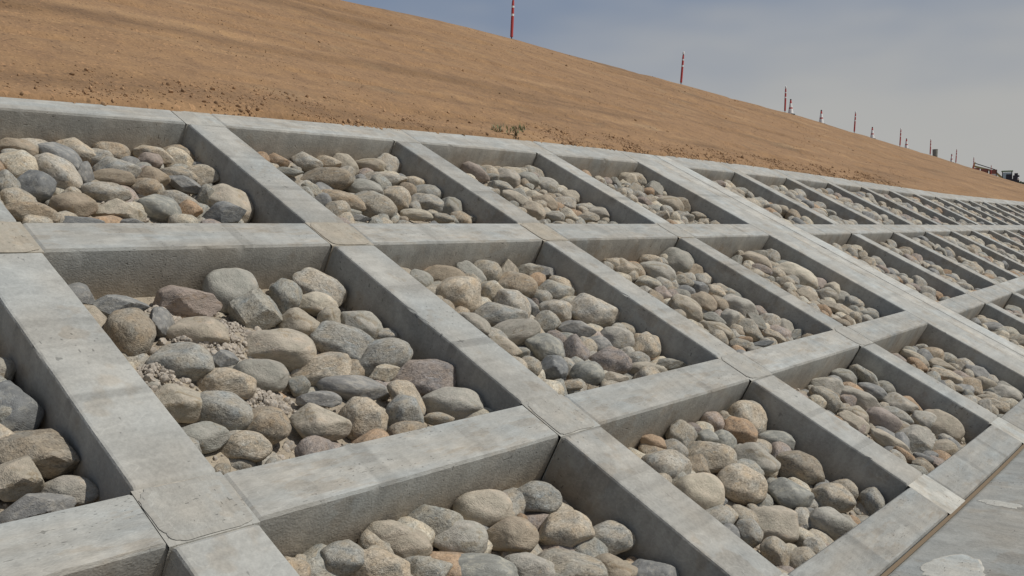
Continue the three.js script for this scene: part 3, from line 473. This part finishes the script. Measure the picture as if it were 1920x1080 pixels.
// the stones past those: the far bays, the small ones and the layer underneath, as a mass
const bays = [];
for (let i = 0; i < NCOL - 1; i++) { const a = COLS[i] + colW(i), b = COLS[i + 1]; bays.push(['U' + (i + 1), a, b, A_UP, tRow((a + b) / 2)], ['M' + (i + 1), a, b, B_UP, A_LO], ['L' + (i + 1), a, b, C_UP, B_LO]); }
{
  const list = rest.map((o) => ({ p: o.p, q: new THREE.Quaternion().setFromRotationMatrix(basis.makeBasis(...o.e)), r: o.r, k: o.k, jag: o.jag }));
  const kinds = ['tan', 'tan', 'tan', 'tan', 'grey', 'grey', 'grey', 'grey', 'brown', 'olive', 'olive', 'cream', 'cream', 'pink', 'slate', 'rust'];
  const rq = (s) => { const [a, v, n] = axes(s), q = new THREE.Quaternion().setFromRotationMatrix(basis.makeBasis(a, n, a.clone().cross(n))); return q.multiply(new THREE.Quaternion().setFromEuler(new THREE.Euler(rr(-0.35, 0.35), rr(0, 6.28), rr(-0.35, 0.35)))); };
  for (const [name, a, b, v0, v1] of bays) {
    const hand = STONES[name], layers = hand ? [[name === 'M2' ? -0.315 : -0.275, 0.085, 0.12, 0.19]] : [[-0.33, 0.09, 0.13, 0.2], [-0.205, 0.085, 0.15, 0.205]];
    if (name === 'M1' || name === 'L6') layers.push([-0.235, 0.08, 0.13, 0.2]);
    for (const [n0, r0, r1, gap] of layers) for (let s = a + 0.09; s < b - 0.06; s += gap * 0.92) for (let v = v0 + 0.09; v < v1 - 0.05; v += gap) {
      const n00 = n0 > -0.25 && a > 15 ? 0.04 : 0, S = clamp(s + rr(-0.06, 0.06), a + 0.09, b - 0.1), V = clamp(v + rr(-0.06, 0.06), v0 + 0.08, v1 - 0.09), R = rr(r0, r1), n = n0 + n00 + rr(-0.03, 0.035);
      if (hand && name === 'M1' && n0 > -0.3 && S > 0.98) continue;
      if (name === 'L6' && n0 > -0.3 && S < 13.5 && V > -2.6) continue;
      if (rnd() < 0.12) continue;
      list.push({ p: at(S, V, n), q: rq(S), r: [R, R * rr(0.6, 0.85), R * rr(0.7, 1)], k: kinds[Math.floor(rnd() * kinds.length)], jag: rnd() < 0.15 });
    }
  }
  // smaller stones wedged into whatever room the hand-set ones leave
  for (const [name, a, b, v0, v1] of bays) if (STONES[name]) {
    const got = STONES[name].map(([, s, v, n, A]) => [s / 100, v / 100, A * 0.0105]);
    for (let k = 0; k < 900; k++) {
      const R = rr(0.035, 0.105), s = rr(a + R * 0.7, b - R * 0.7), v = rr(v0 + R * 0.6, v1 - R * 0.8);
      if (name === 'M2' && v > v1 - 0.55 && s < a + 0.75 && rnd() < 0.9) continue;
      if (name === 'L6' && s > 13.6) continue;
      if (PILES.some(([x, y, r]) => Math.hypot(x - s, y - v) < r * 0.9 + R)) continue;
      if (got.some(([x, y, r]) => Math.hypot((x - s), (y - v)) < (r + R) * 0.80)) continue;
      got.push([s, v, R]); list.push({ p: at(s, v, -0.285 + R * 0.75), q: rq(s), r: [R, R * rr(0.65, 0.9), R * rr(0.7, 1)], k: kinds[Math.floor(rnd() * kinds.length)], jag: rnd() < 0.3 });
    }
  }
  const heap = new THREE.Group(); heap.name = 'cobble_fill'; scene.add(heap); tag(heap, 'rounded river cobbles packed in the far bays and beneath the larger stones', 'cobbles', null, 'stuff');
  const buckets = {}; list.forEach((o) => { const key = (o.jag ? 6 + Math.floor(rnd() * 2) : Math.floor(rnd() * 6)) + (o.k === 'slate' ? 's' : 'g'); (buckets[key] ??= []).push(o); });
  const M = new THREE.Matrix4(), c = new THREE.Color();
  const base = { g: std({ color: 0xffffff, map: graniteMap, bumpMap: graniteBump, bumpScale: 0.006 }), s: std({ color: 0xffffff, map: slateMap, bumpMap: graniteBump, bumpScale: 0.004, roughness: 0.8 }) };
  for (const [key, L] of Object.entries(buckets)) {
    const im = shade(new THREE.InstancedMesh(lowCobbles[parseInt(key)], base[key.slice(-1)], L.length)); im.name = 'cobbles';
    L.forEach((o, i) => { im.setMatrixAt(i, M.compose(o.p, o.q, new THREE.Vector3(...o.r))); const f = rr(0.88, 1.12) / 0.62, K = KIND[o.k]; im.setColorAt(i, c.setRGB(K[0] * f, K[1] * f, K[2] * f)); });
    im.userData.kind = 'stuff'; heap.add(im);
  }
  // gravel and crushed mortar between the stones
  const chip = stoneShape(2, true), spots = [];
  for (const [name, a, b, v0, v1] of bays) if (a < 18) { const N = a < 9 ? 900 : 240; for (let i = 0; i < N; i++) { const s = rr(a + 0.02, b - 0.02), v = rr(v0 + 0.02, v1 - 0.02), heapUp = heapAt(s, v); spots.push([s, v, BED + heapUp + rr(-0.004, 0.008), rnd() < 0.12 ? rr(0.014, 0.03) : rr(0.005, 0.014)]); } }
  for (const [x, y, r] of PILES) for (let i = 0; i < 500; i++) { const q = rr(0, 6.283), d = r * 1.4 * Math.sqrt(rnd()), s = x + d * Math.cos(q), v = y + d * Math.sin(q); spots.push([s, v, BED + heapAt(s, v) + rr(-0.002, 0.008), rnd() < 0.15 ? rr(0.012, 0.024) : rr(0.004, 0.012)]); }
  const im = shade(new THREE.InstancedMesh(chip, std({ color: 0xffffff, map: graniteMap, roughness: 0.95 }), spots.length)); im.name = 'gravel'; scene.add(im);
  tag(im, 'pale gravel and crumbled mortar lying between the stones', 'gravel', null, 'stuff');
  spots.forEach(([s, v, n, r], i) => { im.setMatrixAt(i, M.compose(at(s, v, n), new THREE.Quaternion().setFromEuler(new THREE.Euler(rr(0, 6), rr(0, 6), rr(0, 6))), new THREE.Vector3(r, r * rr(0.6, 1), r * rr(0.6, 1)))); const f = rr(0.75, 1.1); im.setColorAt(i, c.setRGB(0.68 * f, 0.60 * f, 0.50 * f)); });
}
// clods and crumbs of earth on the slope, thick along the frame
{
  const clod = stoneShape(1, true), L = [], M = new THREE.Matrix4(), c = new THREE.Color(), N = 22000;
  for (let i = 0; i < N; i++) {
    const edge = rnd() < 0.72, s = edge ? rr(0.2, 24) : 0.5 + 30 * Math.pow(rnd(), 1.3), t = edge ? Math.pow(rnd(), 2.8) * 0.10 : rnd();
    if (!edge && fbm(s * 0.9, t * 7, 40, 3) < 0.1 && rnd() < 0.9) continue;
    if (edge && fbm(s * 1.3, t * 9, 44, 3) < 0.05 && rnd() < 0.85) continue;
    L.push([s, t, (rnd() < (edge ? 0.05 : 0.012) ? rr(0.012, 0.020) : rr(0.002, 0.008)) * (1 + s * 0.025)]);
  }
  const im = shade(new THREE.InstancedMesh(clod, std({ color: 0xffffff, map: soilMap, roughness: 1 }), L.length)); im.name = 'soil_clods'; scene.add(im); tag(im, 'crumbs and clods of brown earth along the top of the frame', 'soil clods', null, 'stuff');
  L.forEach(([s, t, r], i) => { im.setMatrixAt(i, M.compose(soilPoint(s, t, r * 0.3), new THREE.Quaternion().setFromEuler(new THREE.Euler(rr(0, 6), rr(0, 6), rr(0, 6))), new THREE.Vector3(r, r * rr(0.5, 1), r * rr(0.6, 1)))); const f = rr(0.8, 1.35); im.setColorAt(i, c.setRGB(0.44 * f, 0.275 * f, 0.15 * f)); });
}

// ---------------------------------------------------------------- things on the crest
const red = std({ color: lin(0.44, 0.05, 0.045), roughness: 0.55 }), white = std({ color: lin(0.75, 0.75, 0.73), roughness: 0.5 }), steel = std({ color: lin(0.035, 0.04, 0.04), roughness: 0.6 }), rubber = std({ color: lin(0.03, 0.03, 0.03), roughness: 0.8 });
const cyl = (r0, r1, h, y, n = 16) => new THREE.CylinderGeometry(r1, r0, h, n).translate(0, y + h / 2, 0);
const crestAt = (s, back = 0.1) => plan(s, crestD(s) + back, CREST_H + 0.02);
const poles = [], poleLabels = ['leftmost and nearest red and white marker pole on the crest', 'second red and white marker pole from left on the crest', 'red and white marker pole with a pink ribbon at its top', 'fourth red and white marker pole, between two traffic cones', 'fifth red and white marker pole, beside the fourth cone', 'sixth red and white marker pole, beside the grey drum', 'seventh marker pole, just left of the excavator', 'eighth marker pole, standing in front of the excavator boom', 'ninth and farthest marker pole, in front of the excavator cab'];
function makePole(label, s, lean) {
  const g = thing('marker_pole', label, 'marker pole', crestAt(s), 'red and white marker poles along the crest');
  const body = mesh('stake', cyl(0.012, 0.012, 0.98, -0.12, 10), steel, g);
  mesh('sleeve', cyl(0.031, 0.030, 0.42, 0.10), red, g); mesh('band', cyl(0.0315, 0.0315, 0.045, 0.522), white, g); mesh('sleeve', cyl(0.029, 0.028, 0.12, 0.569), red, g);
  mesh('band', cyl(0.0295, 0.0295, 0.04, 0.691), white, g); mesh('sleeve', cyl(0.028, 0.022, 0.11, 0.733), red, g);
  mesh('cap', mergeGeometries([cyl(0.027, 0.027, 0.05, 0.86), new THREE.SphereGeometry(0.027, 14, 8, 0, 7, 0, Math.PI / 2).translate(0, 0.91, 0)]), white, g);
  g.quaternion.setFromAxisAngle(new THREE.Vector3(0.74, 0, -0.68), lean);
  return g;
}
const poleS = [15.2, 22.85, 30.35, 38.75, 46.8, 53.6, 61.5, 69.5, 79];
poleS.forEach((s, i) => poles.push(makePole(poleLabels[i], s, [0.055, 0.085, 0.03, 0.06, 0.05, 0.03, 0.06, 0.0, 0.02][i])));
{ const sh = new THREE.Shape([new THREE.Vector2(0, 0), new THREE.Vector2(0.10, 0.03), new THREE.Vector2(0.085, 0.10), new THREE.Vector2(0.02, 0.19), new THREE.Vector2(0, 0.2)]); const rb = new THREE.ExtrudeGeometry(sh, { depth: 0.006, bevelEnabled: false, curveSegments: 4 }).rotateY(0.6).translate(0.01, 0.66, 0); tag(mesh('ribbon', rb, std({ color: lin(0.62, 0.22, 0.25), roughness: 0.8 }), poles[2]), 'pink ribbon tied near the top'); }
const coneProto = (label, s, back) => {
  const g = thing('traffic_cone', label, 'traffic cone', crestAt(s, back), 'traffic cones along the crest');
  const R = (y) => mix(0.092, 0.024, y / 0.47), seg = (y0, y1, m, n, o = 0) => mesh(n, cyl(R(y0) + o, R(y1) + o, y1 - y0, y0 + 0.03, 20), m, g);
  mesh('base', new THREE.BoxGeometry(0.22, 0.035, 0.22).translate(0, 0.015, 0), rubber, g);
  seg(0.0, 0.17, white, 'reflective_sleeve', 0.002); seg(0.17, 0.22, red, 'body'); seg(0.22, 0.36, white, 'reflective_sleeve', 0.002); seg(0.36, 0.47, red, 'tip');
  mesh('knob', new THREE.SphereGeometry(0.03, 12, 8).translate(0, 0.51, 0), rubber, g);
  return g;
};
[['red and white traffic cone beside the ribboned marker pole', 30.75, 0.05], ['red and white traffic cone, largest of those standing alone', 34.3, 0.1], ['third traffic cone from left, between fourth and fifth marker poles', 41.6, 0.1], ['fourth traffic cone, just right of the fifth marker pole', 48.1, 0.1], ['farthest traffic cone, just left of the seventh marker pole', 60.2, 0.1]].forEach((a) => coneProto(...a));
{
  const g = thing('drum', 'small grey metal drum standing right of the sixth marker pole', 'drum', crestAt(54.9, 0.1));
  const m = std({ color: lin(0.24, 0.25, 0.22), roughness: 0.6, metalness: 0.3 });
  mesh('shell', new THREE.LatheGeometry([[0.10, 0], [0.125, 0.01], [0.13, 0.12], [0.134, 0.125], [0.13, 0.13], [0.135, 0.27], [0.139, 0.275], [0.135, 0.28], [0.14, 0.44]].map((p) => new THREE.Vector2(...p)), 28), m, g); mesh('rim', new THREE.TorusGeometry(0.138, 0.008, 8, 28).rotateX(Math.PI / 2).translate(0, 0.44, 0), steel, g);
  mesh('lid', cyl(0.13, 0.13, 0.006, 0.425, 24), m, g); g.rotation.z = -0.03;
}
// small excavator parked on the crest, boom folded down towards the camera
{
  const s = 107, p = crestAt(s, 1.7), g = thing('excavator', 'small yellow excavator with dark cab on the crest at right', 'excavator', p);
  const yel = std({ color: lin(0.52, 0.46, 0.18), roughness: 0.5 }), dark = std({ color: lin(0.03, 0.03, 0.045), roughness: 0.35 }), green = std({ color: lin(0.22, 0.40, 0.25), roughness: 0.5 }), glass = new THREE.MeshPhysicalMaterial({ color: lin(0.5, 0.55, 0.6), transmission: 0.9, roughness: 0.05, thickness: 0 });
  const bx = (w, h, d, x, y, z) => new THREE.BoxGeometry(w, h, d, 1, 1, 1).translate(x, y, z);
  for (const z of [-0.62, 0.62]) { const sh = new THREE.Shape(); sh.absarc(-0.85, 0.25, 0.25, Math.PI / 2, Math.PI * 1.5); sh.absarc(0.85, 0.25, 0.25, -Math.PI / 2, Math.PI / 2); mesh('track', new THREE.ExtrudeGeometry(sh, { depth: 0.3, bevelEnabled: true, bevelSize: 0.02, bevelThickness: 0.02, bevelSegments: 1 }).translate(0, 0, z - 0.15), rubber, g); }
  mesh('body', mergeGeometries([bx(1.5, 0.5, 1.4, 0.1, 0.82, 0), bx(0.55, 0.75, 1.3, 0.72, 1.05, 0), bx(0.3, 0.3, 1.0, 0.72, 1.5, 0)]), dark, g);
  const cab = mesh('cab', mergeGeometries([bx(0.9, 0.05, 0.95, -0.1, 1.08, 0), bx(0.06, 0.8, 0.06, -0.53, 1.45, -0.45), bx(0.06, 0.8, 0.06, -0.53, 1.45, 0.45), bx(0.06, 0.8, 0.06, 0.33, 1.45, -0.45), bx(0.06, 0.8, 0.06, 0.33, 1.45, 0.45), bx(0.5, 0.55, 0.5, 0.05, 1.3, 0)]), dark, g);
  mesh('window', bx(0.8, 0.7, 0.012, -0.1, 1.45, -0.45), glass, cab); mesh('window', bx(0.012, 0.7, 0.84, -0.53, 1.45, 0), glass, cab);
  mesh('roof', bx(1.05, 0.09, 1.05, -0.1, 1.9, 0), green, cab);
  for (const z of [-0.5, -0.3]) mesh('lamp', new THREE.SphereGeometry(0.1, 12, 8).translate(0.9, 1.3 + z * 0.6, 0.7), white, g);
  const bar = (a, b, w) => { const v = new THREE.Vector3(b[0] - a[0], b[1] - a[1], b[2] - a[2]), q = new THREE.Quaternion().setFromUnitVectors(new THREE.Vector3(0, 1, 0), v.clone().normalize()); return new THREE.BoxGeometry(w, v.length(), w).applyQuaternion(q).translate((a[0] + b[0]) / 2, (a[1] + b[1]) / 2, (a[2] + b[2]) / 2); };
  mesh('boom', mergeGeometries([bar([-0.5, 1.15, 0.1], [-1.3, 1.95, 0.1], 0.2), bar([-1.2, 1.9, 0.1], [-3.2, 2.55, 0.1], 0.18)]), yel, g);
  mesh('hydraulic_ram', mergeGeometries([bar([-1.2, 2.1, 0.1], [-3.1, 2.85, 0.1], 0.08)]), steel, g);
  mesh('arm', bar([-3.1, 2.95, 0.1], [-3.55, 1.5, 0.1], 0.17), yel, g);
  mesh('bucket', new THREE.CylinderGeometry(0.32, 0.32, 0.5, 14, 1, false, 0, 4).rotateX(Math.PI / 2).translate(-3.4, 1.25, 0.1), dark, g);
  g.rotation.y = -1.29;
}
{ // red and white barrier in front of the machine
  const s = 106, g = thing('barrier', 'red-brown and white site barrier under the excavator boom', 'barrier', crestAt(s, 3.0)), rb = std({ color: lin(0.30, 0.12, 0.09), roughness: 0.7 });
  for (let i = 0; i < 3; i++) { mesh('board', new THREE.BoxGeometry(0.72, 0.45, 0.05).translate(-i * 0.8, 1.85 + i * 0.12, 0), rb, g); mesh('panel', new THREE.BoxGeometry(0.72, 0.36, 0.05).translate(-i * 0.8, 1.43 + i * 0.12, 0), white, g); for (const x of [-0.3, 0.3]) mesh('leg', new THREE.BoxGeometry(0.05, 2.0, 0.05).translate(-i * 0.8 + x, 1.0, 0.06), steel, g); }
  g.rotation.y = -1.29;
}
// leaves as small bent blades
const blade = (l, w, bend) => { const g = new THREE.PlaneGeometry(w, l, 2, 4).translate(0, l / 2, 0), p = g.attributes.position; for (let i = 0; i < p.count; i++) { const t = p.getY(i) / l; p.setX(i, p.getX(i) * (1.2 - t) * (0.3 + 1.6 * Math.sin(Math.PI * clamp(t, 0.06, 1)))); p.setZ(i, bend * l * t * t); } g.computeVertexNormals(); return g; };
{
  const s = WEED_S, p = soilPoint(s, 0.012), g = thing('weed', 'small green weed growing in the earth just above the frame', 'weed', p), L = [], T = [];
  for (let i = 0; i < 60; i++) { const b = blade(rr(0.03, 0.08), rr(0.007, 0.013), rr(0.2, 0.7)); b.rotateX(rr(-0.5, 0.9)); b.rotateY(rr(0, 6.28)); b.translate((rnd() < 0.5 ? -0.1 : 0.08) + rr(-0.10, 0.10), rr(0, 0.07), rr(-0.05, 0.05)); L.push(b); }
  for (let i = 0; i < 14; i++) T.push(new THREE.CylinderGeometry(0.0015, 0.003, 0.11, 5).translate(0, 0.05, 0).rotateZ(rr(-0.7, 0.7)).rotateY(rr(0, 6)).translate(rnd() < 0.5 ? -0.1 : 0.08, -0.01, 0));
  mesh('leaves', mergeGeometries(L), new THREE.MeshPhysicalMaterial({ color: lin(0.19, 0.195, 0.085), side: THREE.DoubleSide, roughness: 0.9, transmission: 0.3, thickness: 0 }), g); mesh('stems', mergeGeometries(T), std({ color: lin(0.12, 0.10, 0.05) }), g); g.rotation.y = -0.4;
}
{ // low bush far along the crest
  const p = crestAt(117, 1.8), g = thing('bush', 'dark green bush on the crest right of the excavator', 'bush', p), L = [];
  mesh('stem', cyl(0.10, 0.05, 0.5, -0.05, 10), std({ color: lin(0.09, 0.065, 0.045) }), g);
  for (let i = 0; i < 1300; i++) { const d = new THREE.Vector3(rr(-1, 1), rr(-1, 1), rr(-1, 1)).normalize(), r = 0.35 + 0.65 * Math.cbrt(rnd()), k = 1 + 0.5 * fbm(d.x * 1.6, d.y * 1.6, d.z * 1.6, 2); const b = blade(rr(0.1, 0.2), rr(0.05, 0.1), 0.3); b.rotateX(rr(-1.5, 1.5)); b.rotateY(rr(0, 6.28)); b.translate(d.x * 1.1 * r * k, 0.62 + d.y * 0.55 * r * k, d.z * 1.3 * r * k); L.push(b); }
  mesh('foliage', mergeGeometries(L), std({ color: lin(0.05, 0.075, 0.035), side: THREE.DoubleSide }), g);
}
renderer.render(scene, camera);
